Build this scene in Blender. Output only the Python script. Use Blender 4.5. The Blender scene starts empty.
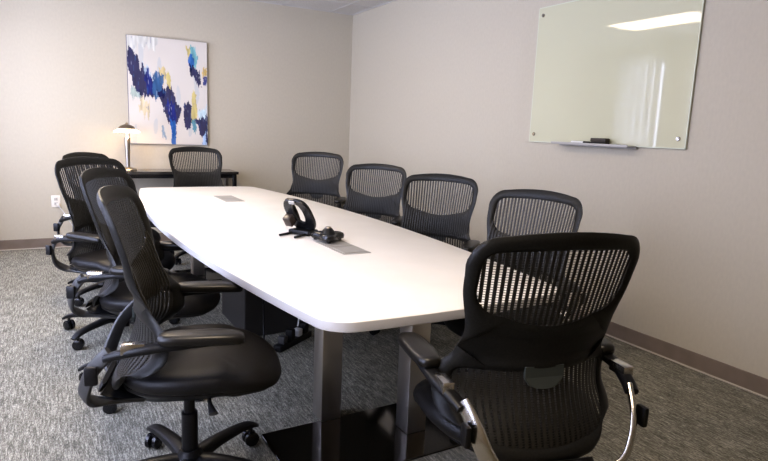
import bpy, bmesh, math, random
from mathutils import Vector, Matrix, noise
random.seed(7)
PI = math.pi
scn = bpy.context.scene
COL = scn.collection

# ------------------------------------------------------------------ helpers
def link(name, bm, mat, parent=None, smooth=40):
    me = bpy.data.meshes.new(name)
    bmesh.ops.recalc_face_normals(bm, faces=bm.faces[:])
    for f in bm.faces: f.smooth = smooth > 0
    bm.to_mesh(me); bm.free()
    if smooth: me.set_sharp_from_angle(angle=math.radians(smooth))
    for m in (mat if isinstance(mat, (list, tuple)) else [mat]): me.materials.append(m)
    o = bpy.data.objects.new(name, me); COL.objects.link(o)
    if parent: o.parent = parent
    return o

def empty(name, loc=(0, 0, 0), rz=0.0):
    o = bpy.data.objects.new(name, None); COL.objects.link(o)
    o.empty_display_size = .1; o.location = loc; o.rotation_euler = (0, 0, rz)
    return o

def tag(o, label, cat, group=None):
    o['label'] = label; o['category'] = cat
    if group: o['group'] = group
    return o

def struct(o):
    o['kind'] = 'structure'; return o

def box(bm, lo, hi, bevel=0.0, seg=2, M=None):
    r = bmesh.ops.create_cube(bm, size=1.0)
    vs = r['verts']
    for v in vs:
        v.co = Vector([lo[i] + (v.co[i] + .5) * (hi[i] - lo[i]) for i in range(3)])
    if bevel:
        es = list({e for v in vs for e in v.link_edges})
        rr = bmesh.ops.bevel(bm, geom=es, offset=bevel, segments=seg, profile=.5, affect='EDGES')
        vs = list({v for f in rr['faces'] for v in f.verts} | {v for v in vs if v.is_valid})
        # include every vertex connected
        seen = set(vs); st = list(vs)
        while st:
            v = st.pop()
            for e in v.link_edges:
                w = e.other_vert(v)
                if w not in seen: seen.add(w); st.append(w)
        vs = list(seen)
    if M is not None:
        for v in vs: v.co = M @ v.co
    return vs

def cyl(bm, p0, p1, r0, r1=None, n=20, cap=True):
    r1 = r0 if r1 is None else r1
    p0 = Vector(p0); p1 = Vector(p1); d = p1 - p0
    q = d.to_track_quat('Z', 'Y')
    rings = []
    for p, r in ((p0, r0), (p1, r1)):
        rings.append([bm.verts.new(p + q @ Vector((r * math.cos(2 * PI * k / n), r * math.sin(2 * PI * k / n), 0))) for k in range(n)])
    for k in range(n):
        bm.faces.new((rings[0][k], rings[0][(k + 1) % n], rings[1][(k + 1) % n], rings[1][k]))
    if cap:
        bm.faces.new(rings[0][::-1]); bm.faces.new(rings[1])

def lathe(bm, prof, c=(0, 0, 0), n=32, close=True):
    c = Vector(c); rings = []
    for r, z in prof:
        if r < 1e-5: rings.append([bm.verts.new(c + Vector((0, 0, z)))])
        else: rings.append([bm.verts.new(c + Vector((r * math.cos(2 * PI * k / n), r * math.sin(2 * PI * k / n), z))) for k in range(n)])
    for a, b in zip(rings, rings[1:]):
        for k in range(n):
            k2 = (k + 1) % n
            if len(a) == 1 and len(b) == 1: continue
            if len(a) == 1: bm.faces.new((a[0], b[k2], b[k]))
            elif len(b) == 1: bm.faces.new((a[k], a[k2], b[0]))
            else: bm.faces.new((a[k], a[k2], b[k2], b[k]))
    if close:
        if len(rings[0]) > 1: bm.faces.new(rings[0][::-1])
        if len(rings[-1]) > 1: bm.faces.new(rings[-1])

def catmull(pts, sub=6):
    pts = [Vector(p) for p in pts]; out = []
    for i in range(len(pts) - 1):
        p0 = pts[max(i - 1, 0)]; p1 = pts[i]; p2 = pts[i + 1]; p3 = pts[min(i + 2, len(pts) - 1)]
        for k in range(sub):
            t = k / sub
            out.append(.5 * ((2 * p1) + (p2 - p0) * t + (2 * p0 - 5 * p1 + 4 * p2 - p3) * t * t + (3 * p1 - p0 - 3 * p2 + p3) * t ** 3))
    out.append(pts[-1]); return out

def sweep(bm, pts, sec, up=(0, 0, 1), n=14, sub=6, power=2.0):
    """sweep a (super)ellipse along a smooth path; sec = list of (half width sideways, half thickness) per control point"""
    P = catmull(pts, sub); m = len(P); k0 = len(pts) - 1
    upv = Vector(up); rings = []
    for i, p in enumerate(P):
        d = (P[min(i + 1, m - 1)] - P[max(i - 1, 0)]).normalized()
        s = d.cross(upv)
        if s.length < 1e-3: s = Vector((1, 0, 0))
        s.normalize(); t = s.cross(d).normalized()
        f = i / (m - 1) * k0; a = min(int(f), k0 - 1); f -= a
        w = sec[a][0] * (1 - f) + sec[a + 1][0] * f; h = sec[a][1] * (1 - f) + sec[a + 1][1] * f
        ring = []
        for k in range(n):
            th = 2 * PI * k / n; c, sn = math.cos(th), math.sin(th)
            e = 2 / power
            cx = math.copysign(abs(c) ** e, c) * w; cy = math.copysign(abs(sn) ** e, sn) * h
            ring.append(bm.verts.new(p + s * cx + t * cy))
        rings.append(ring)
    for a, b in zip(rings, rings[1:]):
        for k in range(n):
            bm.faces.new((a[k], a[(k + 1) % n], b[(k + 1) % n], b[k]))
    bm.faces.new(rings[0][::-1]); bm.faces.new(rings[-1])

def outline_slab(bm, pts, z0, z1, bev=.004):
    """closed outline (list of xy) extruded with a small rounded lip"""
    n = len(pts); cx = sum(p[0] for p in pts) / n; cy = sum(p[1] for p in pts) / n
    def ring(z, ins):
        out = []
        for i in range(n):
            a = Vector(pts[i - 1]); b = Vector(pts[(i + 1) % n]); d = (b - a).normalized()
            nrm = Vector((d.y, -d.x))
            if nrm.dot(Vector(pts[i]) - Vector((cx, cy))) < 0: nrm = -nrm
            q = Vector(pts[i]) - nrm * ins
            out.append(bm.verts.new((q.x, q.y, z)))
        return out
    R = [ring(z0, bev), ring(z0 + bev, 0), ring(z1 - bev, 0), ring(z1 - bev * .3, bev * .3), ring(z1, bev)]
    for a, b in zip(R, R[1:]):
        for k in range(n): bm.faces.new((a[k], a[(k + 1) % n], b[(k + 1) % n], b[k]))
    bm.faces.new(R[0][::-1]); bm.faces.new(R[-1])

# ------------------------------------------------------------------ materials
def mat(name, col, rough=.5, metal=0.0, spec=.5, coat=0.0, emit=None, estr=0.0):
    m = bpy.data.materials.new(name); m.use_nodes = True
    b = m.node_tree.nodes['Principled BSDF']
    b.inputs['Base Color'].default_value = (*col, 1); b.inputs['Roughness'].default_value = rough
    b.inputs['Metallic'].default_value = metal; b.inputs['Specular IOR Level'].default_value = spec
    b.inputs['Coat Weight'].default_value = coat
    if emit: b.inputs['Emission Color'].default_value = (*emit, 1); b.inputs['Emission Strength'].default_value = estr
    return m

def N(m, t, **kw):
    n = m.node_tree.nodes.new(t)
    for k, v in kw.items(): setattr(n, k, v)
    return n
def L(m, a, b): m.node_tree.links.new(a, b)
def bsdf(m): return m.node_tree.nodes['Principled BSDF']

def noisy(m, c0, c1, scale=(1, 1, 1), nscale=20, detail=3, bump=0.0, bdist=.002, lo=.35, hi=.65, rough=None):
    """object-space noise drives the base colour (and a bump)"""
    tc = N(m, 'ShaderNodeTexCoord'); mp = N(m, 'ShaderNodeMapping'); mp.inputs['Scale'].default_value = scale
    L(m, tc.outputs['Object'], mp.inputs['Vector'])
    nz = N(m, 'ShaderNodeTexNoise'); nz.inputs['Scale'].default_value = nscale; nz.inputs['Detail'].default_value = detail
    L(m, mp.outputs['Vector'], nz.inputs['Vector'])
    cr = N(m, 'ShaderNodeValToRGB')
    cr.color_ramp.elements[0].position = lo; cr.color_ramp.elements[0].color = (*c0, 1)
    cr.color_ramp.elements[1].position = hi; cr.color_ramp.elements[1].color = (*c1, 1)
    L(m, nz.outputs['Fac'], cr.inputs['Fac']); L(m, cr.outputs['Color'], bsdf(m).inputs['Base Color'])
    if bump:
        bp = N(m, 'ShaderNodeBump'); bp.inputs['Strength'].default_value = bump; bp.inputs['Distance'].default_value = bdist
        L(m, nz.outputs['Fac'], bp.inputs['Height']); L(m, bp.outputs['Normal'], bsdf(m).inputs['Normal'])
    return m

def wall_mat(name, col):
    m = mat(name, col, .75, spec=.25)
    d = tuple(c * .97 for c in col); l = tuple(min(1, c * 1.02) for c in col)
    return noisy(m, d, l, (1, 1, .5), 60, 4, .03, .001, .3, .7)

M = {}
M['wall'] = wall_mat('wall_vinyl', (.512, .464, .370))
M['ceiling'] = noisy(mat('ceiling_tile', (.6, .58, .55), .9), (.52, .50, .47), (.66, .64, .61), (1, 1, 1), 120, 4, .3, .003)
M['tbar'] = mat('ceiling_grid', (.55, .53, .5), .5)
M['base'] = noisy(mat('vinyl_base', (.2, .16, .125), .45), (.195, .155, .12), (.225, .18, .145), (1, 1, 1), 8, 2)
M['caulk'] = mat('carpet_edge', (.52, .47, .40), .7)
# carpet: loop pile rows with streaks
def carpet():
    m = mat('carpet', (.2, .2, .2), .95, spec=.1)
    tc = N(m, 'ShaderNodeTexCoord')
    def nz(scale, sc, det):
        mp = N(m, 'ShaderNodeMapping'); mp.inputs['Scale'].default_value = scale
        L(m, tc.outputs['Object'], mp.inputs['Vector'])
        n = N(m, 'ShaderNodeTexNoise'); n.inputs['Scale'].default_value = sc; n.inputs['Detail'].default_value = det
        n.inputs['Roughness'].default_value = .7
        L(m, mp.outputs['Vector'], n.inputs['Vector']); return n
    a = nz((1, .09, 1), 120, 3); b = nz((1, .22, 1), 260, 2); c = nz((.6, .25, 1), 20, 2)
    s1 = N(m, 'ShaderNodeMath', operation='ADD'); L(m, a.outputs['Fac'], s1.inputs[0]); L(m, b.outputs['Fac'], s1.inputs[1])
    s2 = N(m, 'ShaderNodeMath', operation='MULTIPLY_ADD'); L(m, c.outputs['Fac'], s2.inputs[0]); s2.inputs[1].default_value = .22
    L(m, s1.outputs[0], s2.inputs[2])
    cr = N(m, 'ShaderNodeValToRGB')
    mr = N(m, 'ShaderNodeMapRange'); mr.inputs['From Min'].default_value = .80; mr.inputs['From Max'].default_value = 1.40
    L(m, s2.outputs[0], mr.inputs['Value']); L(m, mr.outputs[0], cr.inputs['Fac'])
    e = cr.color_ramp.elements
    e[0].position = 0; e[0].color = (.065, .062, .050, 1); e[1].position = 1; e[1].color = (.52, .50, .415, 1)
    x = e.new(.5); x.color = (.20, .192, .160, 1)
    L(m, cr.outputs['Color'], bsdf(m).inputs['Base Color'])
    bp = N(m, 'ShaderNodeBump'); bp.inputs['Strength'].default_value = .4; bp.inputs['Distance'].default_value = .003
    L(m, s1.outputs[0], bp.inputs['Height']); L(m, bp.outputs['Normal'], bsdf(m).inputs['Normal'])
    return m
M['carpet'] = carpet()
M['white'] = noisy(mat('white_laminate', (.8, .76, .7), .38, spec=.4), (.79, .755, .70), (.82, .785, .73), (1, 1, 1), 4, 2)
M['edge'] = mat('edge_band', (.50, .49, .49), .4)
def steel(name, col, rough):
    m = mat(name, col, rough, 1.0)
    tc = N(m, 'ShaderNodeTexCoord'); mp = N(m, 'ShaderNodeMapping'); mp.inputs['Scale'].default_value = (300, 300, 4)
    nz = N(m, 'ShaderNodeTexNoise'); nz.inputs['Scale'].default_value = 1
    L(m, tc.outputs['Object'], mp.inputs['Vector']); L(m, mp.outputs['Vector'], nz.inputs['Vector'])
    mr = N(m, 'ShaderNodeMapRange'); mr.inputs['To Min'].default_value = rough * .8; mr.inputs['To Max'].default_value = rough * 1.3
    L(m, nz.outputs['Fac'], mr.inputs['Value']); L(m, mr.outputs[0], bsdf(m).inputs['Roughness'])
    return m
M['steel'] = steel('brushed_steel', (.62, .585, .55), .38)
M['plate'] = mat('polished_dark_steel', (.10, .095, .09), .09, 1.0)
M['chrome'] = steel('polished_aluminium', (.52, .50, .47), .22)
M['nickel'] = steel('brushed_nickel', (.36, .33, .29), .30)
M['black'] = noisy(mat('black_plastic', (.015, .015, .017), .42, spec=.35), (.006, .006, .007), (.011, .011, .012), (1, 1, 1), 200, 2, .1, .0005)
M['glossblack'] = mat('gloss_black_plastic', (.012, .012, .013), .22)
M['mesh'] = noisy(mat('mesh_polymer', (.022, .021, .02), .5, spec=.35), (.022, .021, .018), (.032, .030, .026), (1, 1, 1), 150, 2)
M['frame'] = noisy(mat('frame_polymer', (.02, .02, .021), .45, spec=.28), (.012, .0118, .0108), (.018, .0175, .016), (1, 1, 1), 150, 2)
M['seat'] = noisy(mat('seat_fabric', (.03, .028, .028), .5, spec=.33), (.007, .0065, .007), (.012, .011, .011), (1, 1, 1), 220, 3, .25, .001)
M['pad'] = mat('armpad_urethane', (.012, .011, .010), .36, spec=.45)
M['darkgrey'] = mat('dark_grey_plastic_dimmed_metal', (.05, .05, .05), .4)  # plastic parts, and aluminium brackets painted as if dimly lit
M['tagmat'] = mat('lumbar_grey', (.06, .07, .065), .3)
M['console'] = mat('black_glass_top', (.03, .028, .026), .12)
M['plasticwhite'] = mat('ivory_plastic', (.78, .74, .66), .4)
M['cable_white'] = mat('white_cable', (.6, .6, .6), .5)
M['brown'] = noisy(mat('brown_panel', (.3, .2, .14), .5), (.26, .18, .12), (.34, .24, .17), (1, 1, 8), 10, 3)
M['darkpanel'] = mat('dark_panel', (.035, .032, .03), .45)
M['module'] = mat('satin_aluminium', (.40, .385, .36), .45, .3)
M['glassgreen'] = mat('back_painted_glass', (.56, .545, .39), .03, spec=.5)
M['glassedge'] = mat('glass_edge', (.60, .63, .50), .2, spec=.5)
M['shade'] = mat('frosted_glass_shade', (.9, .85, .75), .4, emit=(1.0, .78, .52), estr=2.6)
M['diffuser'] = mat('light_diffuser', (.9, .9, .88), .5, emit=(1.0, .93, .82), estr=5.0)
M['blind'] = mat('blind_vinyl', (.75, .75, .77), .6)
_t = N(M['blind'], 'ShaderNodeBsdfTranslucent'); _t.inputs[0].default_value = (.8, .82, .9, 1)
_x = N(M['blind'], 'ShaderNodeMixShader'); _x.inputs[0].default_value = .35
L(M['blind'], bsdf(M['blind']).outputs[0], _x.inputs[1]); L(M['blind'], _t.outputs[0], _x.inputs[2])
L(M['blind'], _x.outputs[0], M['blind'].node_tree.nodes['Material Output'].inputs['Surface'])
M['mullion'] = mat('window_metal', (.25, .25, .26), .4, .6)

# ------------------------------------------------------------------ room
XL, YF, H = -4.25, -8.6, 2.74
def slab(name, lo, hi, m, bev=0):
    bm = bmesh.new(); box(bm, lo, hi, bev); return struct(link(name, bm, m, smooth=0))
slab('floor', (XL - .3, YF - .2, -.12), (.15, .15, 0), M['carpet'])
slab('wall_back', (XL - .3, 0, 0), (.15, .15, H + .1), M['wall'])
slab('wall_right', (0, YF - .2, 0), (.15, 0, H + .1), M['wall'])
slab('wall_front', (XL - .3, YF - .2, 0), (0, YF, H + .1), M['wall'])
# left wall with two windows
WZ0, WZ1 = .55, 2.5
WINS = [(-1.35, -.60), (-6.0, -1.78)]
bm = bmesh.new()
box(bm, (XL - .15, YF, 0), (XL, 0, WZ0)); box(bm, (XL - .15, YF, WZ1), (XL, 0, H + .1))
for lo_, hi_ in ((YF, -6.0), (-1.78, -1.35), (-.60, 0)): box(bm, (XL - .15, lo_, WZ0), (XL, hi_, WZ1))
struct(link('wall_left', bm, M['wall'], smooth=0))
# baseboards (vinyl cove base) with a pale line where it meets the carpet
for nm, lo, hi, clo, chi in (
        ('baseboard_back', (XL, -.008, .006), (0, 0, .105), (XL, -.014, 0), (0, 0, .010)),
        ('baseboard_right', (-.008, YF, .006), (0, -.008, .105), (-.014, YF, 0), (0, -.014, .010)),
        ('baseboard_left', (XL, YF, .006), (XL + .008, -.008, .105), (XL, YF, 0), (XL + .014, -.014, .010))):
    bm = bmesh.new(); box(bm, lo, hi, .003, 1); o = struct(link(nm, bm, M['base'], smooth=0))
    bm = bmesh.new(); box(bm, clo, chi, .003, 1)
    e = link('carpet_edging', bm, M['caulk'], o, smooth=0)
# ceiling with suspended grid
slab('ceiling', (XL - .3, YF - .2, H), (.15, .15, H + .12), M['ceiling'])
bm = bmesh.new()
x = -.30
while x > XL:
    box(bm, (x - .012, YF, H - .006), (x + .012, 0, H + .001)); x -= .6096
y = -.55
while y > YF:
    box(bm, (XL, y - .012, H - .005), (0, y + .012, H + .001)); y -= 1.2192
box(bm, (XL, -.022, H - .007), (0, 0, H + .001)); box(bm, (-.022, YF, H - .007), (0, 0, H + .001))
struct(link('trim_1', bm, M['tbar'], smooth=0))
# windows: frame, panes
gm = bpy.data.materials.new('window_glass'); gm.use_nodes = True
nt = gm.node_tree; nt.nodes.remove(nt.nodes['Principled BSDF'])
tr = nt.nodes.new('ShaderNodeBsdfTransparent'); gl = nt.nodes.new('ShaderNodeBsdfGlossy'); mx = nt.nodes.new('ShaderNodeMixShader')
gl.inputs['Roughness'].default_value = .02; mx.inputs[0].default_value = .06
nt.links.new(tr.outputs[0], mx.inputs[1]); nt.links.new(gl.outputs[0], mx.inputs[2])
nt.links.new(mx.outputs[0], nt.nodes['Material Output'].inputs['Surface'])
for wi, (WY0, WY1) in enumerate(WINS):
    bm = bmesh.new()
    for lo, hi in (((XL - .13, WY0, WZ0), (XL - .05, WY1, WZ0 + .05)), ((XL - .13, WY0, WZ1 - .05), (XL - .05, WY1, WZ1))):
        box(bm, lo, hi, .004, 1)
    k = 1 if wi == 0 else 4
    for i in range(k + 1):
        yy = WY0 + (WY1 - WY0) * i / k
        yy = min(max(yy, WY0 + .025), WY1 - .025)
        box(bm, (XL - .13, yy - .025, WZ0 + .05), (XL - .05, yy + .025, WZ1 - .05), .004, 1)
    win = struct(link('window_%d' % (wi + 1), bm, M['mullion'], smooth=0))
    bm = bmesh.new(); box(bm, (XL - .094, WY0 + .01, WZ0 + .02), (XL - .088, WY1 - .01, WZ1 - .02))
    link('pane', bm, gm, win, smooth=0)
    bl = empty('vertical_blind', (XL + .07, (WY0 + WY1) / 2, WZ1 + .03))
    tag(bl, ['pale vertical slat blind mirrored in the right half of the glass board', 'long pale vertical slat blind on the left wall beside the camera'][wi], 'window blind')
    bm = bmesh.new(); box(bm, (-.03, WY0 - bl.location.y, -.02), (.03, WY1 - bl.location.y, .02), .004, 1)
    link('head_rail', bm, M['blind'], bl, smooth=0)
    yy = WY0 + .045
    while yy < WY1:
        Mx = Matrix.Translation((0, yy - bl.location.y, 0)) @ Matrix.Rotation(math.radians(40), 4, 'Z')
        bm = bmesh.new()
        box(bm, (-.047, -.0008, -1.93), (.047, .0008, -.02), M=Mx); yy += .125
        link('slat', bm, M['blind'], bl, smooth=0)

# ------------------------------------------------------------------ ceiling lights
def troffer(x0, x1, y0, y1, label):
    t = empty('ceiling_light', ((x0 + x1) / 2, (y0 + y1) / 2, H - .012))
    tag(t, label, 'ceiling light', 'recessed ceiling lights')
    w, l = (x1 - x0) / 2, (y1 - y0) / 2
    bm = bmesh.new()
    for lo, hi in (((-w, -l, 0), (w, -l + .03, .011)), ((-w, l - .03, 0), (w, l, .011)), ((-w, -l, 0), (-w + .03, l, .011)), ((w - .03, -l, 0), (w, l, .011))):
        box(bm, lo, hi, .002, 1)
    link('frame', bm, M['tbar'], t, smooth=0)
    bm = bmesh.new(); box(bm, (-w + .028, -l + .028, .003), (w - .028, l - .028, .010))
    link('diffuser', bm, M['diffuser'], t, smooth=0)
    return t
TRO = [(-3.3, -2.72, -2.75, -1.55), (-3.3, -2.72, -6.4, -5.2)]
troffer(*TRO[0], 'long recessed fluorescent ceiling light, the one mirrored in the glass board')
troffer(*TRO[1], 'long recessed fluorescent ceiling light above the near end of the table')

def area(name, loc, rot, sx, sy, power, col, spread=PI):
    d = bpy.data.lights.new(name, 'AREA'); d.shape = 'RECTANGLE'; d.size = sx; d.size_y = sy
    d.energy = power; d.color = col; d.spread = spread
    o = bpy.data.objects.new(name, d); COL.objects.link(o); o.location = loc; o.rotation_euler = rot
    return o
for q in TRO:
    area('troffer_lamp', ((q[0] + q[1]) / 2, (q[2] + q[3]) / 2, H - .02), (0, 0, 0), .52, 1.14, 39, (1.0, .79, .54))
# daylight through the window: lamp just outside the glass, aimed into the room
for (y0_, y1_), pw in zip(WINS, (84, 385)):
    area('daylight_lamp', (XL - .16, (y0_ + y1_) / 2, (WZ0 + WZ1) / 2), (0, -PI / 2, 0), WZ1 - WZ0, y1_ - y0_, pw, (.67, .73, 1.0))

w = bpy.data.worlds.new('World'); scn.world = w; w.use_nodes = True
bgn = w.node_tree.nodes['Background']; bgn.inputs[0].default_value = (.75, .85, 1, 1); bgn.inputs[1].default_value = .6

# ------------------------------------------------------------------ conference table
TC = Vector((-2.09, -3.215)); TROT = .019; TH = .74
tb = empty('conference_table', (TC.x, TC.y, 0), TROT)
tag(tb, 'long white boat-shaped conference table on brushed steel legs in the middle of the room', 'table')
HL, HM, DW = 2.065, .69, .175
def halfw(y): return HM - DW * (y / HL) ** 2
pts = []
r = .11; n = 40
right = []
for i in range(n + 1):
    y = -(HL - r) + 2 * (HL - r) * i / n
    right.append((halfw(y), y))
we = halfw(HL - r)
cor = [(we - r + r * math.cos(a) - .012 * math.sin(a), HL - r + r * math.sin(a)) for a in [PI / 2 * k / 8 for k in range(1, 9)]]
endm = []
x0 = cor[-1][0]
for k in range(1, 12):
    xx = x0 * (1 - 2 * k / 12); endm.append((xx, HL + .02 * (1 - (xx / x0) ** 2)))
half = right + cor + endm          # right side then far end
pts = half + [(-x, y) for x, y in reversed(cor)] + [(-x, y) for x, y in reversed(right)]
pts += [(-x, -y) for x, y in cor] + [(x, -y) for x, y in reversed(endm)] + [(x, -y) for x, y in reversed(cor)]
bm = bmesh.new(); outline_slab(bm, pts, TH - .036, TH, .003)
for f in bm.faces:
    f.material_index = 0
top = link('tabletop', bm, [M['white'], M['edge']], tb, smooth=35)
for p in top.data.polygons:
    if abs(p.normal.z) < .3: p.material_index = 1
inv = Matrix.Rotation(-TROT, 2)
def tl(x, y): return inv @ (Vector((x, y)) - TC)
def leg(x0, y0, zb):
    a = tl(x0, y0)
    bm = bmesh.new(); box(bm, (a.x, a.y, zb), (a.x + .10, a.y + .10, TH - .036), .004, 2)
    link('leg', bm, M['steel'], tb, smooth=30)
PZ = .010
leg(-2.286, -4.573, PZ); leg(-1.985, -4.835, PZ)
b_ = tl(-2.286, -4.573); c_ = tl(-1.985, -4.835)
for (a) in (b_, c_):
    bm = bmesh.new(); box(bm, (-a.x - .10, -a.y - .10, PZ), (-a.x, -a.y, TH - .036), .004, 2)
    link('leg', bm, M['steel'], tb, smooth=30)
for s in (-1, 1):
    bm = bmesh.new(); y0, y1 = sorted((s * -1.79, s * -1.335)); 
    box(bm, (-.50, y0, 0), (.50, y1, PZ), .002, 1)
    link('base_plate', bm, M['plate'], tb, smooth=0)
    # little foot of plate under the rear leg
bm = bmesh.new(); box(bm, (-.21, -.13, 0), (.21, .42, TH - .05), .004, 1)
link('cable_column', bm, M['darkpanel'], tb, smooth=0)
bm = bmesh.new(); box(bm, (-.30, -.50, TH - .11), (-.12, -.22, TH - .037), .004, 1)
link('junction_box', bm, M['brown'], tb, smooth=0)['label'] = 'brown box under the tabletop'
# power modules sunk in the top
for (x0, x1, y0, y1) in ((-2.15, -2.005, -2.29, -1.90), (-2.10, -1.955, -4.37, -4.02)):
    a, b = tl(x0, y0), tl(x1, y1)
    bm = bmesh.new(); box(bm, (a.x, a.y, TH - .002), (b.x, b.y, TH + .0025), .001, 1)
    pm = link('power_module', bm, M['module'], tb, smooth=0)
    bm = bmesh.new()
    box(bm, (a.x + .015, a.y + .02, TH + .002), (b.x - .015, (a.y + b.y) / 2 - .006, TH + .0045), .001, 1)
    box(bm, (a.x + .015, (a.y + b.y) / 2 + .006, TH + .002), (b.x - .015, b.y - .02, TH + .0045), .001, 1)
    link('flap', bm, M['module'], pm, smooth=0)

# ------------------------------------------------------------------ office chair
ZB, ZT = .416, 1.085
def lerp_tab(tab, z):
    if z <= tab[0][0]: return tab[0][1]
    for (a, va), (b, vb) in zip(tab, tab[1:]):
        if z <= b:
            t = (z - a) / (b - a); t = t * t * (3 - 2 * t)
            return va + (vb - va) * t
    return tab[-1][1]
YB = [(.37, -.262), (.46, -.250), (.54, -.218), (.64, -.182), (.74, -.190), (.90, -.232), (1.09, -.280)]
def yb(z):
    # piecewise linear smoothed
    s = 0
    for d in (-.04, -.02, 0, .02, .04):
        q = z + d
        if q <= YB[0][0]: v = YB[0][1]
        elif q >= YB[-1][0]: v = YB[-1][1] + (q - YB[-1][0]) * -.45
        else:
            for (a, va), (b, vb) in zip(YB, YB[1:]):
                if q <= b: v = va + (vb - va) * (q - a) / (b - a); break
        s += v / 5
    return s
def curve(z): return lerp_tab([(.38, .03), (.46, .06), (.58, .125), (.66, .11), (.80, .07), (1.08, .055)], z)
def ysurf(x, z): return yb(z) + curve(z) * (x / .27) ** 2
HW = [(.41, .180), (.47, .215), (.54, .290), (.64, .288), (.72, .245), (.78, .235), (.94, .262), (1.0, .267), (1.08, .260)]
def hw(z): return lerp_tab(HW, z)
# outer outline polygon in (x,z): right side up, top arch, left side down, bottom
def back_outline():
    R = []
    # bottom from centre to the right, rounded
    for k in range(0, 9):
        a = PI / 2 * k / 8
        R.append((.115 + .085 * math.sin(a), ZB + .008 + .075 * (1 - math.cos(a))))
    R.insert(0, (0, ZB))
    R.insert(1, (.08, ZB + .002))
    z = .515
    while z < 1.005: R.append((hw(z), z)); z += .02
    # upper corner, radius .085 and arched top
    rr = .075; cx = .264 - rr; cz = ZT - .020 - rr
    for k in range(1, 9):
        a = PI / 2 * k / 8
        R.append((cx + rr * math.cos(a), cz + rr * math.sin(a) + .004 * math.sin(a)))
    for xx in (.14, .10, .05, 0): R.append((xx, ZT - .016 * (xx / .19) ** 2))
    return R + [(-x, z) for x, z in reversed(R[1:-1])]
OUT = back_outline()
def clip(poly, z, above):
    out = []; n = len(poly)
    for i in range(n):
        a, b = poly[i], poly[(i + 1) % n]
        ia = (a[1] >= z) == above or a[1] == z; ib = (b[1] >= z) == above or b[1] == z
        if ia: out.append(a)
        if ia != ib:
            t = (z - a[1]) / (b[1] - a[1]); out.append((a[0] + (b[0] - a[0]) * t, z))
    return out
def cast(poly, c, th):
    d = (math.cos(th), math.sin(th)); best = None
    n = len(poly)
    for i in range(n):
        ax, az = poly[i][0] - c[0], poly[i][1] - c[1]; bx, bz = poly[(i + 1) % n][0] - c[0], poly[(i + 1) % n][1] - c[1]
        ex, ez = bx - ax, bz - az
        den = d[0] * ez - d[1] * ex
        if abs(den) < 1e-12: continue
        t = (ax * ez - az * ex) / den; s = (ax * d[1] - az * d[0]) / den
        if t > 0 and -1e-6 <= s <= 1 + 1e-6 and (best is None or t < best): best = t
    return (c[0] + d[0] * best, c[1] + d[1] * best)
def rr_window(hwid, zlo, zhi, rtop, rbot, smile, arch):
    """rounded window outline: bottom sags by smile, top rises by arch"""
    P = []
    def corner(cx, cz, r, a0):
        for k in range(9):
            a = a0 + PI / 2 * k / 8; P.append((cx + r * math.cos(a), cz + r * math.sin(a)))
    corner(hwid - rtop, zhi - rtop, rtop, 0)
    for k in range(1, 10):
        xx = (hwid - rtop) * (1 - 2 * k / 10); P.append((xx, zhi + arch * (1 - (xx / (hwid - rtop)) ** 2)))
    corner(-hwid + rtop, zhi - rtop, rtop, PI / 2)
    corner(-hwid + rbot, zlo + rbot, rbot, PI)
    for k in range(1, 10):
        xx = -(hwid - rbot) * (1 - 2 * k / 10); P.append((xx, zlo - smile * (1 - (xx / (hwid - rbot)) ** 2)))
    corner(hwid - rbot, zlo + rbot, rbot, 3 * PI / 2)
    return P
WU = rr_window(.228, .838, 1.026, .045, .080, .030, .008)
WL = rr_window(.246, .472, .664, .03, .115, .012, .004)
ZM = .735
def ring_mesh(bm, outer, inner, c, flat):
    n = 112
    ths = [-PI + 2 * PI * k / n for k in range(n)]
    for p in outer:
        if abs(p[1] - ZM) < 1e-6: ths.append(math.atan2(p[1] - c[1], p[0] - c[0]))
    ths = sorted(ths)
    rows = []
    K = 6
    for th in ths:
        o = cast(outer, c, th); i = cast(inner, c, th)
        f = []; b = []
        for k in range(K + 1):
            t = k / K
            x = i[0] + (o[0] - i[0]) * t; z = i[1] + (o[1] - i[1]) * t
            y = ysurf(x, z)
            onband = abs(o[1] - ZM) < 1e-6
            if onband: h = .004 + .007 * math.sin(PI * min(1, t * 2.2) / 1) if t < .45 else .004 + .007 * max(0, math.sin(PI * min(1, t * 2.2)))
            else: h = .004 + .011 * math.sin(PI * t) ** .6
            f.append(bm.verts.new((x, y + h * .55, z))); b.append(bm.verts.new((x, y - h, z)))
        rows.append(f + b[::-1])
    m = len(rows); q = len(rows[0])
    for a in range(m):
        A, B = rows[a], rows[(a + 1) % m]
        for k in range(q):
            bm.faces.new((A[k], A[(k + 1) % q], B[(k + 1) % q], B[k]))
def inside_x(poly, z):
    xs = []
    n = len(poly)
    for i in range(n):
        a, b = poly[i], poly[(i + 1) % n]
        if (a[1] > z) != (b[1] > z): xs.append(a[0] + (b[0] - a[0]) * (z - a[1]) / (b[1] - a[1]))
    return (min(xs), max(xs)) if len(xs) >= 2 else None
def inside_z(poly, x):
    zs = []; n = len(poly)
    for i in range(n):
        a, b = poly[i], poly[(i + 1) % n]
        if (a[0] > x) != (b[0] > x): zs.append(a[1] + (b[1] - a[1]) * (x - a[0]) / (b[0] - a[0]))
    return (min(zs), max(zs)) if len(zs) >= 2 else None
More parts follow.
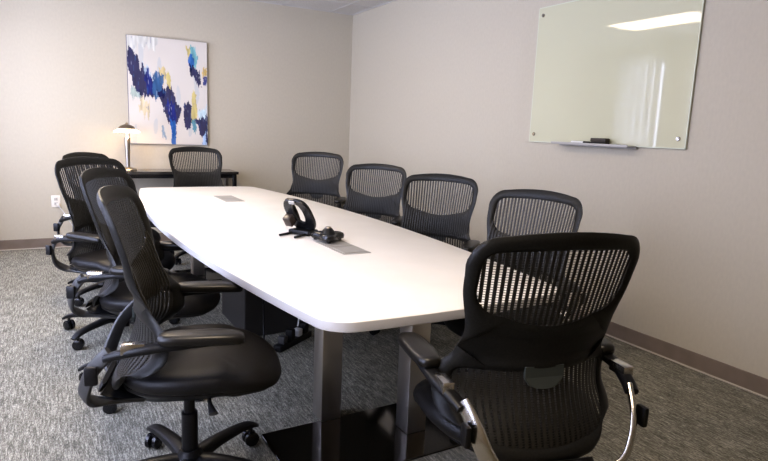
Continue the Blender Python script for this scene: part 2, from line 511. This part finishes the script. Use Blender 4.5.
def slats(bm, win, count, width, thick, spread, wires, wh):
    wmax = max(p[0] for p in win)
    for k in range(count):
        u = -1 + 2 * (k + .5) / count
        x = u * wmax
        zz = inside_z(win, x)
        if not zz: continue
        z0, z1 = zz[0] - .006, zz[1] + .006
        n = 10; rows = []
        for j in range(n + 1):
            z = z0 + (z1 - z0) * j / n
            zc = (z - .9) / .1
            xx = x * (1 + spread * (z - (z0 + z1) / 2))
            wd = width / 2
            row = []
            for sx, sy in ((-1, -.5), (1, -.5), (1, .5), (-1, .5)):
                row.append(bm.verts.new((xx + sx * wd, ysurf(xx + sx * wd, z) + sy * thick - .001, z)))
            rows.append(row)
        for A, B in zip(rows, rows[1:]):
            for i in range(4): bm.faces.new((A[i], A[(i + 1) % 4], B[(i + 1) % 4], B[i]))
    zlo = min(p[1] for p in win); zhi = max(p[1] for p in win)
    for k in range(wires):
        z = zlo + (zhi - zlo) * (k + .5) / wires
        xx = inside_x(win, z)
        if not xx: continue
        n = 16; rows = []
        for j in range(n + 1):
            x = xx[0] - .004 + (xx[1] - xx[0] + .008) * j / n
            rows.append([bm.verts.new((x, ysurf(x, z) + a - .001, z + b)) for a, b in ((-.001, -wh / 2), (.001, -wh / 2), (.001, wh / 2), (-.001, wh / 2))])
        for A, B in zip(rows, rows[1:]):
            for i in range(4): bm.faces.new((A[i], A[(i + 1) % 4], B[(i + 1) % 4], B[i]))

def superring(cx, cy, a, b, z, p, n, zfun=None):
    out = []
    for k in range(n):
        th = 2 * PI * k / n; c, s = math.cos(th), math.sin(th)
        x = cx + math.copysign(abs(c) ** (2 / p), c) * a; y = cy + math.copysign(abs(s) ** (2 / p), s) * b
        out.append((x, y, z + (zfun(x, y) if zfun else 0)))
    return out
def rings_mesh(bm, rings):
    V = [[bm.verts.new(p) for p in r] for r in rings]
    for A, B in zip(V, V[1:]):
        n = len(A)
        for k in range(n): bm.faces.new((A[k], A[(k + 1) % n], B[(k + 1) % n], B[k]))
    bm.faces.new(V[0][::-1]); bm.faces.new(V[-1])

HY = -.02
def make_chair():
    root = empty('office_chair')
    # --- five-star base: hub, spokes with casters
    bm = bmesh.new(); lathe(bm, [(0, .065), (.055, .068), (.062, .085), (.055, .115), (.042, .135), (.036, .15), (0, .15)], n=28)
    link('base_hub', bm, M['black'], root)
    for k in range(5):
        a = 2 * PI * k / 5 + PI / 2
        d = Vector((math.cos(a), math.sin(a), 0)); R = .335
        bm = bmesh.new()
        sweep(bm, [d * .03 + Vector((0, 0, .105)), d * .13 + Vector((0, 0, .112)), d * .25 + Vector((0, 0, .106)), d * (R - .005) + Vector((0, 0, .092)), d * (R + .035) + Vector((0, 0, .072))],
              [(.036, .024), (.030, .020), (.026, .016), (.024, .013), (.016, .008)], n=12, sub=5, power=2.8)
        sp = link('base_spoke', bm, M['black'], root)
        bm = bmesh.new()
        c = d * R; ax = Matrix.Rotation(a + .6 + k * 1.7, 3, 'Z') @ Vector((1, 0, 0))
        for s in (-1, 1):
            cc = c + ax * s * .016 + Vector((0, 0, .031))
            P = [(0, -.011), (.024, -.011), (.030, -.007), (.031, 0), (.030, .007), (.024, .011), (0, .011)]
            q = ax.to_track_quat('Z', 'Y')
            rings = []
            for (rr, h) in P[1:-1]:
                rings.append([tuple(cc + q @ Vector((rr * math.cos(2 * PI * i / 20), rr * math.sin(2 * PI * i / 20), h))) for i in range(20)])
            rings_mesh(bm, rings)
        cyl(bm, c + Vector((0, 0, .04)), c + Vector((0, 0, .086)), .009, n=12)
        cyl(bm, c - ax * .02 + Vector((0, 0, .031)), c + ax * .02 + Vector((0, 0, .031)), .012, n=12)
        link('caster', bm, M['glossblack'], sp)
    bm = bmesh.new(); lathe(bm, [(0, .14), (.029, .14), (.029, .27), (.020, .272), (.020, .385), (0, .385)], n=24)
    link('gas_cylinder', bm, M['black'], root)
    # --- tilt mechanism
    bm = bmesh.new()
    rings_mesh(bm, [superring(0, -.03, .06, .08, .335, 3.5, 28), superring(0, -.03, .10, .15, .352, 3.5, 28), superring(0, -.02, .13, .18, .385, 3.5, 28), superring(0, -.02, .12, .17, .402, 3.5, 28)])
    mech = link('tilt_mechanism', bm, M['black'], root)
    bm = bmesh.new(); sweep(bm, [(.05, .05, .365), (.16, .06, .365), (.235, .075, .362)], [(.007, .005), (.007, .005), (.016, .006)], n=10, sub=4)
    link('lever', bm, M['darkgrey'], mech)
    # --- seat pan and cushion
    zf = lambda x, y: -.030 * max(0, (y - .08) / .2) ** 2 + .018 * (x / .26) ** 2 * (1 if y < .12 else .4)
    bm = bmesh.new()
    rings_mesh(bm, [superring(0, .02, .14, .17, .385, 2.6, 56), superring(0, .02, .22, .225, .400, 2.6, 56, zf), superring(0, .025, .25, .258, .420, 2.6, 56, zf), superring(0, .025, .25, .258, .432, 2.6, 56, zf), superring(0, .025, .2, .2, .436, 2.6, 56, zf)])
    link('seat_pan', bm, M['black'], root)
    bm = bmesh.new()
    C = []
    for s, z in ((.80, .424), (.95, .428), (1.0, .440), (1.02, .457), (1.0, .474), (.95, .487), (.86, .495), (.70, .500), (.5, .501), (.3, .500), (.12, .4995)):
        C.append(superring(0, .035, .278 * s, .270 * s, z, 2.45, 64, zf))
    rings_mesh(bm, C)
    link('seat', bm, M['seat'], root, smooth=60)
    # --- back: frame, mesh, lumbar band
    bm = bmesh.new()
    ring_mesh(bm, clip(OUT, ZM, True), WU, (0, .94), False)
    ring_mesh(bm, clip(OUT, ZM, False), WL, (0, .56), False)
    fr = link('back_frame', bm, M['frame'], root, smooth=50)
    bm = bmesh.new(); slats(bm, WU, 26, .0088, .003, .35, 30, .0013)
    link('upper_mesh', bm, M['mesh'], root, smooth=0)
    bm = bmesh.new(); slats(bm, WL, 26, .0108, .003, .0, 32, .0022)
    link('lower_mesh', bm, M['mesh'], root, smooth=0)
    # ribbed net running over the front of the lumbar band
    bm = bmesh.new()
    for k in range(30):
        x = -.232 + .464 * (k + .5) / 30
        zu = inside_z(WU, x); zl = inside_z(WL, x)
        z0 = (zl[1] if zl else .63) - .003; z1 = (zu[0] if zu else .90) + .002
        rows = []
        for j in range(9):
            z = z0 + (z1 - z0) * j / 8
            y = ysurf(x, z) + .0035 + .008 * math.sin(PI * j / 8) ** .5
            rows.append([bm.verts.new((x + a, y + b, z)) for a, b in ((-.0045, -.003), (.0045, -.003), (.0035, .002), (-.0035, .002))])
        for A, B in zip(rows, rows[1:]):
            for i in range(4): bm.faces.new((A[i], A[(i + 1) % 4], B[(i + 1) % 4], B[i]))
    link('lumbar_net', bm, M['mesh'], root, smooth=0)
    # lumbar tab hanging behind the band
    bm = bmesh.new()
    top_, bot_ = [], []
    prof = [(x, z - .022) for x, z in [(-.062, .705), (-.062, .672), (-.05, .652), (-.028, .643), (0, .641), (.028, .643), (.05, .652), (.062, .672), (.062, .705)]]
    A = [bm.verts.new((x, ysurf(x, z) - .014, z)) for x, z in prof]; B = [bm.verts.new((x, ysurf(x, z) - .006, z)) for x, z in prof]
    bm.faces.new(A); bm.faces.new(B[::-1])
    for i in range(len(A)): bm.faces.new((A[i], A[(i + 1) % len(A)], B[(i + 1) % len(A)], B[i]))
    link('lumbar_tab', bm, M['tagmat'], root, smooth=0)['label'] = 'dark grey rounded tab under the lumbar band'
    # back support spine between mechanism and lower back frame
    bm = bmesh.new(); sweep(bm, [(0, -.12, .372), (0, -.22, .385), (0, -.288, .41), (0, -.282, .44)], [(.10, .014), (.12, .013), (.13, .012), (.12, .008)], up=(0, -.3, 1), n=14, sub=5, power=3)
    link('back_support', bm, M['black'], root)
    # --- arms
    for s in (-1, 1):
        bm = bmesh.new()
        sweep(bm, [(s * .06, -.17, .372), (s * .12, -.295, .402), (s * .188, -.322, .448), (s * .226, -.306, .51), (s * .245, -.280, .565), (s * .264, -.228, .625)],
              [(.026, .010), (.028, .010), (.028, .010), (.026, .009), (.024, .009), (.021, .009)], up=(-s * .5, .8, .35), n=14, sub=6, power=3.2)
        br = link('arm_bracket', bm, M['chrome'], root)
        br['label'] = 'polished aluminium arm bracket'
        bm = bmesh.new(); box(bm, (s * .274 - .009, -.300, .525), (s * .274 + .009, -.262, .585), .006, 2)
        link('height_button', bm, M['black'], br)
        bm = bmesh.new()
        sweep(bm, [(s * .267, -.238, .608), (s * .282, -.195, .624), (s * 0.300, -.12, .642), (s * 0.302, 0, .653), (s * 0.298, .09, .656)],
              [(.020, .012), (.020, .014), (.022, .014), (.022, .012), (.018, .009)], n=14, sub=5, power=3)
        ar = link('armrest', bm, M['black'], root)
        bm = bmesh.new()
        P = []
        for f, z in ((.86, .657), (1.0, .663), (1.02, .674), (.97, .683), (.82, .688), (.5, .690)):
            P.append(superring(s * .298, .045, .042 * f, .130 * (1 - (1 - f) * .35), z, 3.2, 40, lambda x, y: -.25 * max(0, y - .08) ** 1.5))
        rings_mesh(bm, P)
        link('arm_pad', bm, M['pad'], ar, smooth=60)
        bm = bmesh.new(); box(bm, (s * 0.290 - .017, -.190, .628), (s * 0.290 + .017, -.120, .662), .003, 2)
        link('arm_insert', bm, M['chrome'], ar)['label'] = 'bright metal insert behind the arm pad'
    return root

def copy_tree(o, parent=None):
    c = o.copy(); COL.objects.link(c)
    if parent: c.parent = parent
    for ch in list(o.children): copy_tree(ch, c)
    return c

GROUP = 'office chairs around the conference table'
# (x, y, facing angle from +x in degrees, lift, base spin, label)
CH = [
    (-2.055, -5.535, 77, .015, .008, 'black mesh office chair closest to the camera at the near end, its back turned', 20),
    (-2.885, -4.79, -15, .032, .012, 'front black mesh office chair on the left side, whole seat cushion showing', 105),
    (-2.885, -3.82, -28, .02, .0, 'second black mesh office chair from the camera along the left side of the table', 228),
    (-2.97, -2.95, -50, .02, .0, 'third black mesh office chair from the camera on the left, nearest the wall outlet', 222),
    (-2.93, -2.05, -40, .005, .0, 'farthest black mesh office chair on the left side, mostly hidden behind the others', 220),
    (-2.06, -1.00, 275, .02, .0, 'black mesh office chair at the far end of the table, before the console table', 0),
    (-1.155, -1.60, 232, .02, .0, 'farthest black mesh office chair on the right side, nearest the room corner', 0),
    (-1.13, -2.72, 222, -.02, -.02, 'second farthest black mesh office chair on the right side of the table', 30),
    (-1.20, -3.74, 219, -.02, -.02, 'second nearest black mesh office chair on the right side, its mesh front facing the table', 15),
    (-1.33, -4.68, 198, -.02, -.02, 'nearest black mesh office chair on the right, below the glass board, behind the foreground chair', 0),
]
proto = make_chair()
for i, (x, y, a, lift, alift, lab, spin) in enumerate(CH):
    o = proto if i == 0 else copy_tree(proto)
    o.location = (x, y, 0); o.rotation_euler = (0, 0, math.radians(a - 90))
    tag(o, lab, 'office chair', GROUP)
    for ch in o.children:
        nm = ch.name.split('.')[0]
        if nm in ('base_hub', 'base_spoke'):
            ch.location = (0, HY, 0); ch.rotation_euler.z = math.radians(spin - a)
        elif nm == 'gas_cylinder':
            ch.location = (0, HY, 0); ch.scale = (1, 1, (.385 + lift) / .385)
        elif nm in ('armrest', 'arm_bracket'): ch.location.z = alift
        else: ch.location.z = lift
        if nm == 'arm_bracket' and 0 < i < 5:  # same aluminium on every chair; left ones coloured dark to mute the window reflection
            ch.material_slots[0].link = 'OBJECT'; ch.material_slots[0].material = M['darkgrey']; ch['label'] = 'aluminium arm bracket, its dim reflection painted as dark grey'

# ------------------------------------------------------------------ phones on the table
def phone():
    p = empty('desk_phone', (-2.10, -3.80, TH), math.radians(-58))
    tag(p, 'black desk phone tilted up on its stand, in the middle of the white table', 'phone')
    # local: front of phone = +Y, leaning back
    bm = bmesh.new()
    for s in (-1, 1):
        sweep(bm, [(s * .045, .02, .010), (s * .05, -.07, .009), (s * .052, -.125, .009)], [(.009, .008), (.008, .007), (.007, .007)], n=10, sub=4)
    box(bm, (-.07, -.03, .002), (.07, .07, .03), .008, 2)
    link('stand', bm, M['black'], p)
    T = Matrix.Translation((0, .055, .02)) @ Matrix.Rotation(math.radians(36), 4, 'X')
    # slab with an oval slot in its upper part
    bm = bmesh.new()
    n = 48
    out = superring(0, 0, .088, .115, 0, 3.0, n); inn = superring(0, .015, .036, .072, 0, 2.2, n)
    def tp(v, y): return T @ Vector((v[0], y, v[1] + .118))
    lay = []
    for src, f, y in ((inn, 1, -.008), (inn, 1, .008), (out, .97, .011), (out, 1, .005), (out, 1, -.005), (out, .97, -.010)):
        lay.append([bm.verts.new(tp((v[0] * f, v[1] * f), y)) for v in src])
    for a in range(6):
        A, B = lay[a], lay[(a + 1) % 6]
        for k in range(n): bm.faces.new((A[k], A[(k + 1) % n], B[(k + 1) % n], B[k]))
    body = link('body', bm, M['glossblack'], p)
    bm = bmesh.new()
    sweep(bm, [T @ Vector((-.062, .022, .045)), T @ Vector((-.062, .036, .12)), T @ Vector((-.062, .022, .20))], [(.022, .016), (.016, .010), (.022, .016)], up=(0, 1, .2), n=14, sub=6)
    link('handset', bm, M['black'], p)
    bm = bmesh.new(); box(bm, (-.085, -.058, .07), (-.035, -.010, .13), .006, 2, T)
    link('rear_housing', bm, mat('brown_grey_plastic', (.05, .036, .03), .35), p)['label'] = 'brownish box on the back of the phone'
    bm = bmesh.new(); box(bm, (-.02, -.022, .212), (.02, -.012, .234), .003, 1, T)
    link('camera_bump', bm, M['module'], p)
    return p
phone()
def confphone():
    p = empty('conference_phone', (-2.035, -4.03, TH + .0045), math.radians(10))
    tag(p, 'small three-lobed black conference speakerphone sitting on the metal power flap', 'phone')
    bm = bmesh.new()
    n = 60
    def tri(s, z):
        o = []
        for k in range(n):
            th = 2 * PI * k / n; r = .074 * (1 + .26 * math.cos(3 * th)) * s
            o.append((r * math.cos(th), r * math.sin(th), z))
        return o
    rings_mesh(bm, [tri(.90, .010), tri(1.03, .014), tri(1.06, .026), tri(1.0, .038), tri(.85, .044), tri(.75, .040), tri(.55, .040)])
    b = link('body', bm, M['glossblack'], p)
    bm = bmesh.new(); lathe(bm, [(.044, .038), (.034, .052), (.022, .066), (.016, .072), (0, .073)], n=28)
    link('speaker_dome', bm, M['black'], p)
    bm = bmesh.new()
    for k in range(3):
        a = 2 * PI * k / 3; d = Vector((math.cos(a), math.sin(a), 0))
        cyl(bm, d * .075 + Vector((0, 0, 0)), d * .075 + Vector((0, 0, .014)), .011, n=14)
    link('foot', bm, M['black'], p)
    bm = bmesh.new(); lathe(bm, [(.0175, .0665), (.0185, .070), (.015, .076), (0, .078)], n=20)
    link('volume_cap', bm, M['nickel'], p)
confphone()

# ------------------------------------------------------------------ console table, lamp
CZ = .828
ct = empty('console_table', (-2.12, -.245, 0))
tag(ct, 'narrow dark console table with metal legs standing against the back wall', 'console table')
bm = bmesh.new(); box(bm, (-.62, -.20, CZ - .03), (.57, .215, CZ), .003, 1); link('top', bm, M['console'], ct, smooth=0)
for x in (-.60, .51):
    for y in (-.19, .165):
        bm = bmesh.new(); box(bm, (x, y, 0), (x + .04, y + .04, CZ - .03), .003, 1)
        link('leg', bm, M['nickel'] if y > 0 else M['glossblack'], ct, smooth=0)
bm = bmesh.new()
for y in (-.18, .175): box(bm, (-.56, y, CZ - .07), (.51, y + .02, CZ - .03))
link('apron', bm, M['glossblack'], ct, smooth=0)

lp = empty('table_lamp', (-2.655, -.26, CZ))
tag(lp, 'lit brushed metal table lamp with a mushroom shade on the console table', 'lamp')
bm = bmesh.new(); lathe(bm, [(0, 0), (.085, 0), (.086, .008), (.075, .018), (.04, .026), (.024, .034), (0, .036)], n=36); link('base', bm, M['nickel'], lp)
bm = bmesh.new(); lathe(bm, [(.020, .03), (.021, .10), (.027, .26), (.032, .33), (.033, .338), (.022, .342), (.020, .375), (0, .38)], n=28); link('stem', bm, M['nickel'], lp)
bm = bmesh.new(); lathe(bm, [(.128, .388), (.13, .392), (.115, .408), (.08, .428), (.06, .435), (.056, .433), (.078, .424), (.11, .404)], n=40, close=False)
sh = link('lamp_shade', bm, M['shade'], lp)
bm = bmesh.new(); lathe(bm, [(.082, .424), (.084, .430), (.068, .452), (.04, .466), (.014, .473), (.012, .483), (.006, .489), (0, .490)], n=36, close=False)
link('cap', bm, mat('aged_bronze_cap', (.30, .25, .19), .35, 1.0), lp)
bm = bmesh.new(); cyl(bm, (0, 0, .375), (0, 0, .435), .006, n=10); lathe(bm, [(0, .38), (.018, .385), (.024, .40), (.018, .415), (0, .42)], n=16)
link('bulb', bm, M['shade'], lp)
d = bpy.data.lights.new('lamp_glow', 'POINT'); d.energy = 4.5; d.color = (1, .68, .38); d.shadow_soft_size = .04
o = bpy.data.objects.new('lamp_glow', d); COL.objects.link(o); o.location = (-2.655, -.26, CZ + .375 - .03)
o.location.x += .0; o.location.y -= .05

# ------------------------------------------------------------------ painting
def in_poly(p, x, y):
    c = False; n = len(p)
    for i in range(n):
        x0, y0 = p[i]; x1, y1 = p[i - 1]
        if (y0 > y) != (y1 > y) and x < (x1 - x0) * (y - y0) / (y1 - y0) + x0: c = not c
    return c
def pu(P): return [((a - 222) / 205, (b - 38) / 280) for a, b in P]
NAVY = (.016, .016, .075); INDIGO = (.025, .032, .17); BLUE = (.03, .12, .36); TEAL = (.10, .27, .34); YEL = (.55, .46, .18); PALE = (.42, .52, .58)
PATCH = [  # painter's order, soft = edge roughness
    (pu([(222, 38), (300, 38), (290, 70), (250, 60), (230, 100), (222, 90)]), (.60, .60, .56), .03),
    (pu([(258, 108), (275, 120), (285, 150), (262, 140)]), PALE, .03),
    (pu([(250, 195), (275, 200), (272, 240), (262, 250), (250, 225)]), (.62, .52, .34), .05),
    (pu([(228, 165), (262, 185), (245, 200), (226, 195)]), (.35, .42, .38), .05),
    (pu([(300, 118), (316, 112), (318, 150), (302, 150)]), (.62, .50, .25), .03),
    (pu([(318, 128), (328, 128), (330, 170), (318, 165)]), YEL, .02),
    (pu([(222, 70), (236, 80), (246, 85), (253, 112), (262, 118), (268, 140), (280, 148), (296, 140), (312, 160), (312, 190), (292, 195), (270, 188), (254, 196), (240, 178), (232, 140), (222, 120)]), NAVY, .035),
    (pu([(262, 150), (272, 120), (282, 150), (290, 182), (270, 185)]), INDIGO, .03),
    (pu([(284, 135), (300, 128), (312, 135), (308, 185), (292, 205), (282, 180)]), (.05, .12, .25), .03),
    (pu([(292, 180), (312, 168), (334, 166), (340, 200), (356, 212), (352, 250), (344, 262), (340, 300), (330, 300), (326, 262), (312, 235), (304, 205)]), NAVY, .03),
    (pu([(318, 200), (340, 205), (344, 250), (330, 262), (320, 230)]), INDIGO, .03),
    (pu([(326, 250), (342, 255), (340, 318), (330, 318)]), BLUE, .015),
    (pu([(304, 270), (309, 270), (313, 300), (308, 305)]), (.25, .33, .42), .02),
    (pu([(372, 52), (384, 52), (386, 82), (376, 84)]), YEL, .015),
    (pu([(382, 55), (398, 50), (402, 88), (398, 108), (384, 104)]), (.16, .38, .42), .03),
    (pu([(376, 78), (388, 72), (392, 100), (384, 118), (377, 100)]), BLUE, .02),
    (pu([(378, 95), (392, 106), (408, 122), (411, 150), (404, 158), (392, 140), (381, 122)]), NAVY, .02),
    (pu([(414, 108), (426, 106), (426, 128), (414, 128)]), (.62, .44, .14), .02),
    (pu([(416, 128), (427, 132), (424, 152), (416, 148)]), INDIGO, .02),
    (pu([(384, 176), (398, 172), (398, 250), (388, 262), (382, 240)]), YEL, .02),
    (pu([(400, 230), (424, 215), (426, 245), (404, 252)]), (.50, .62, .66), .03),
    (pu([(362, 210), (372, 202), (382, 206), (384, 246), (380, 274), (370, 280), (362, 252)]), NAVY, .02),
    (pu([(384, 250), (394, 240), (396, 280), (388, 285)]), TEAL, .02),
    (pu([(392, 250), (404, 246), (420, 238), (427, 238), (427, 318), (418, 318), (414, 290), (406, 294), (402, 272)]), NAVY, .02),
    (pu([(414, 290), (422, 285), (422, 318), (412, 318)]), (.35, .48, .68), .02),
]
def paint(u, v):
    col = Vector((.62, .58, .53))
    g = noise.noise(Vector((u * 3, v * 4, 5))) * .05
    col = col * (1 + g)
    if noise.noise(Vector((u * 9, v * 3, 9))) > .42: col = Vector((.53, .53, .52))
    fz = lambda a, b, k: noise.noise(Vector((u * a, v * b, k)))
    du0 = fz(26, 10, 1) * .022 + fz(70, 30, 3) * .012 + fz(150, 60, 4) * .006
    dv0 = fz(36, 4, 2) * .055 + fz(110, 9, 6) * .030
    for q, (P, c, e) in enumerate(PATCH):
        g = .55 + e * 14
        if in_poly(P, u + du0 * g, v + dv0 * g):
            k = 1 + fz(30, 9, 7) * .4
            cc = Vector(c) * k
            st = fz(75, 7, 11 + q) + .5 * fz(30, 22, 21 + q)      # dry streaks let the ground through
            if st > .55: cc = cc.lerp(Vector((.55, .58, .62)), min(.5, (st - .55) * 3))
            elif st < -.5: cc = cc.lerp(Vector((.03, .10, .26)), .5)
            col = col.lerp(cc, .94)
    return col
PX0, PX1, PZ0, PZ1 = -2.61, -1.79, 1.096, 2.219
pa = empty('painting', ((PX0 + PX1) / 2, -.001, (PZ0 + PZ1) / 2))
tag(pa, 'abstract canvas painting of blue and yellow strokes on white, hanging on the back wall', 'painting')
wv, hv = PX1 - PX0, PZ1 - PZ0
bm = bmesh.new(); box(bm, (-wv / 2, -.034, -hv / 2), (wv / 2, 0, hv / 2), .003, 1)
link('stretcher', bm, mat('canvas_side', (.10, .10, .16), .8), pa, smooth=0)
bm = bmesh.new(); nx, nz_ = 150, 205
cl = bm.verts.layers.float_color.new('paint')
G = []
for j in range(nz_ + 1):
    row = []
    for i in range(nx + 1):
        u, v = i / nx, j / nz_
        vt = bm.verts.new((-wv / 2 + .002 + (wv - .004) * u, -.0355, hv / 2 - .002 - (hv - .004) * v))
        vt[cl] = (*paint(u, v), 1); row.append(vt)
    G.append(row)
for j in range(nz_):
    for i in range(nx): bm.faces.new((G[j][i], G[j][i + 1], G[j + 1][i + 1], G[j + 1][i]))
pm = mat('painted_canvas', (.7, .7, .7), .75, spec=.08)
at = N(pm, 'ShaderNodeVertexColor', layer_name='paint'); L(pm, at.outputs['Color'], bsdf(pm).inputs['Base Color'])
link('canvas', bm, pm, pa, smooth=0)

# ------------------------------------------------------------------ glass board, tray, eraser, marker
BY0, BY1, BZ0, BZ1 = -4.665, -3.33, 1.30, 2.305
wb = empty('glass_board', (-.008, (BY0 + BY1) / 2, (BZ0 + BZ1) / 2))
tag(wb, 'pale green glass writing board with metal standoffs mounted on the right wall', 'whiteboard')
wy, wz = (BY1 - BY0) / 2, (BZ1 - BZ0) / 2
bm = bmesh.new(); box(bm, (-.010, -wy + .004, -wz + .004), (-.002, wy - .004, wz - .004)); link('glass_panel', bm, M['glassgreen'], wb, smooth=0)
bm = bmesh.new()
for lo, hi in (((-.0102, -wy, -wz), (-.0018, wy, -wz + .006)), ((-.0102, -wy, wz - .006), (-.0018, wy, wz)), ((-.0102, -wy, -wz), (-.0018, -wy + .006, wz)), ((-.0102, wy - .006, -wz), (-.0018, wy, wz))):
    box(bm, lo, hi)
link('glass_edge', bm, M['glassedge'], wb, smooth=0)
for sy in (-1, 1):
    for sz in (-1, 1):
        bm = bmesh.new()
        cyl(bm, (.0065, sy * (wy - .05), sz * (wz - .06)), (-.016, sy * (wy - .05), sz * (wz - .06)), .013, n=20)
        cyl(bm, (-.016, sy * (wy - .05), sz * (wz - .06)), (-.022, sy * (wy - .05), sz * (wz - .06)), .014, .011, n=20)
        link('standoff', bm, M['chrome'], wb)
ty0, ty1, tz = -4.33, -3.66, 1.304
tx1 = -.022
hl = (ty1 - ty0) / 2
bm = bmesh.new()
TM = Matrix.Translation(Vector((tx1, (ty0 + ty1) / 2, tz)) - wb.location)
box(bm, (-.085, -hl, -.006), (0, hl, 0), .0015, 1, TM); box(bm, (-.088, -hl, -.010), (-.084, hl, .007), .001, 1, TM); box(bm, (-.003, -hl, -.02), (0.020, hl, -.0045), .001, 1, TM)
link('marker_tray', bm, M['module'], wb, smooth=0)['label'] = 'thin metal marker tray'
er = empty('board_eraser', (tx1 - .045, -4.07, tz + .001))
tag(er, 'dark felt eraser lying on the marker tray', 'eraser')
bm = bmesh.new(); box(bm, (-.024, -.065, .014), (.024, .065, .042), .007, 2); link('grip', bm, mat('eraser_grip', (.05, .04, .03), .6), er)
bm = bmesh.new(); box(bm, (-.024, -.064, 0), (.024, .064, .0145), .002, 1); link('felt', bm, noisy(mat('felt', (.03, .028, .025), .95), (.02, .02, .02), (.045, .04, .035), (1, 1, 1), 300, 2), er)
mk = empty('marker', (tx1 - .045, -3.93, tz + .0095))
tag(mk, 'white marker pen with black cap lying on the tray beside the eraser', 'marker pen')
bm = bmesh.new(); cyl(bm, (0, .0, 0), (0, .11, 0), .0085, n=16); link('barrel', bm, mat('marker_white', (.75, .75, .72), .4), mk)
bm = bmesh.new(); cyl(bm, (0, -.05, 0), (0, .0, 0), .0088, .0092, n=16); link('cap', bm, M['black'], mk)

# ------------------------------------------------------------------ wall outlet and cables
ol = empty('wall_outlet', (-3.328, 0, .487))
tag(ol, 'ivory wall outlet plate low on the back wall left of the chairs', 'outlet')
bm = bmesh.new(); box(bm, (-.042, -.007, -.062), (.042, 0, .062), .004, 2); link('cover_plate', bm, M['plasticwhite'], ol)
bm = bmesh.new()
for s in (-1, 1):
    box(bm, (-.017, -.0095, s * .024 - .016), (.017, -.006, s * .024 + .016), .004, 2)
so = link('socket', bm, mat('socket_plastic', (.55, .52, .46), .4), ol)
bm = bmesh.new()
for s in (-1, 1):
    for dx in (-.006, .006): box(bm, (dx - .0012, -.0102, s * .024 - .003), (dx + .0012, -.0094, s * .024 + .007))
link('slot', bm, M['black'], so, smooth=0)
lc = empty('lamp_cord', (-3.31, -.02, .455))
tag(lc, 'thin cord hanging from the wall outlet down behind the chairs', 'cord')
bm = bmesh.new(); box(bm, (-.014, -.016, -.012), (.014, .010, .012), .004, 2); link('plug', bm, M['plasticwhite'], lc)
bm = bmesh.new(); sweep(bm, [(0, -.012, -.005), (.06, -.03, -.10), (.12, -.03, -.22), (.19, -.025, -.36), (.28, -.03, -.44), (.42, -.04, -.449)], [(.004, .004)] * 6, n=8, sub=8)
link('wire', bm, M['cable_white'], lc)

# cords and adapters under the table
def cable(name, label, pts, r, m):
    bm = bmesh.new(); sweep(bm, pts, [(r, r)] * len(pts), n=8, sub=8); o = link(name, bm, m); tag(o, label, 'cable'); return o
ps = empty('power_strip', (-2.05, -3.56, 0), math.radians(35))
tag(ps, 'black power strip loaded with plugs on the carpet under the table', 'power strip')
bm = bmesh.new(); box(bm, (-.17, -.028, 0), (.17, .028, .04), .006, 2); link('housing', bm, M['black'], ps)
for k, (dx, m_) in enumerate(((-.11, M['darkgrey']), (-.03, M['black']), (.05, M['cable_white']), (.12, M['black']))):
    bm = bmesh.new(); box(bm, (dx - .022, -.024, .038), (dx + .022, .024, .085 + .02 * (k % 2)), .006, 2); link('plug', bm, m_, ps)

PI_ = Matrix.Translation(ps.location) @ Matrix.Rotation(math.radians(35), 4, 'Z'); PI_.invert()
bm = bmesh.new()
cp = [PI_ @ Vector(q) for q in [(-2.19, -3.40, .66), (-2.20, -3.41, .45), (-2.19, -3.40, .2), (-2.20, -3.44, .03), (-2.22, -3.54, .012), (-2.21, -3.64, .015), (-2.185, -3.655, .02)]]
sweep(bm, cp, [(.006, .006)] * len(cp), n=8, sub=8); link('power_cord', bm, M['black'], ps)['label'] = 'black cord rising to the table'
bm = bmesh.new()
cp = [PI_ @ Vector(q) for q in [(-1.99, -3.46, .69), (-2.0, -3.47, .45), (-1.985, -3.48, .25), (-2.0, -3.52, .14), (-2.012, -3.534, .10)]]
sweep(bm, cp, [(.005, .005)] * len(cp), n=8, sub=8); link('adapter_cord', bm, M['cable_white'], ps)['label'] = 'pale cord rising to the table'

# ------------------------------------------------------------------ camera
cam = bpy.data.cameras.new('camera'); co = bpy.data.objects.new('camera', cam); COL.objects.link(co)
yaw, pitch, roll, F = 0.5106942517617634, 0.16928523753465965, 0.04010748626674331, 583.4226872923215
f = Vector((math.sin(yaw) * math.cos(pitch), math.cos(yaw) * math.cos(pitch), -math.sin(pitch)))
r0 = Vector((math.cos(yaw), -math.sin(yaw), 0)); u0 = r0.cross(f)
rt = r0 * math.cos(roll) + u0 * math.sin(roll); up = -r0 * math.sin(roll) + u0 * math.cos(roll)
mw = Matrix((rt, up, -f)).transposed().to_4x4(); mw.translation = (-3.2808780828834077, -6.8654375219326855, 1.3388656774810628)
co.matrix_world = mw
cam.sensor_width = 36; cam.lens = F / 768 * 36; cam.clip_start = .05
scn.camera = co

scn.view_settings.view_transform = 'Standard'
scn.view_settings.look = 'Medium High Contrast'
scn.view_settings.exposure = -0.17
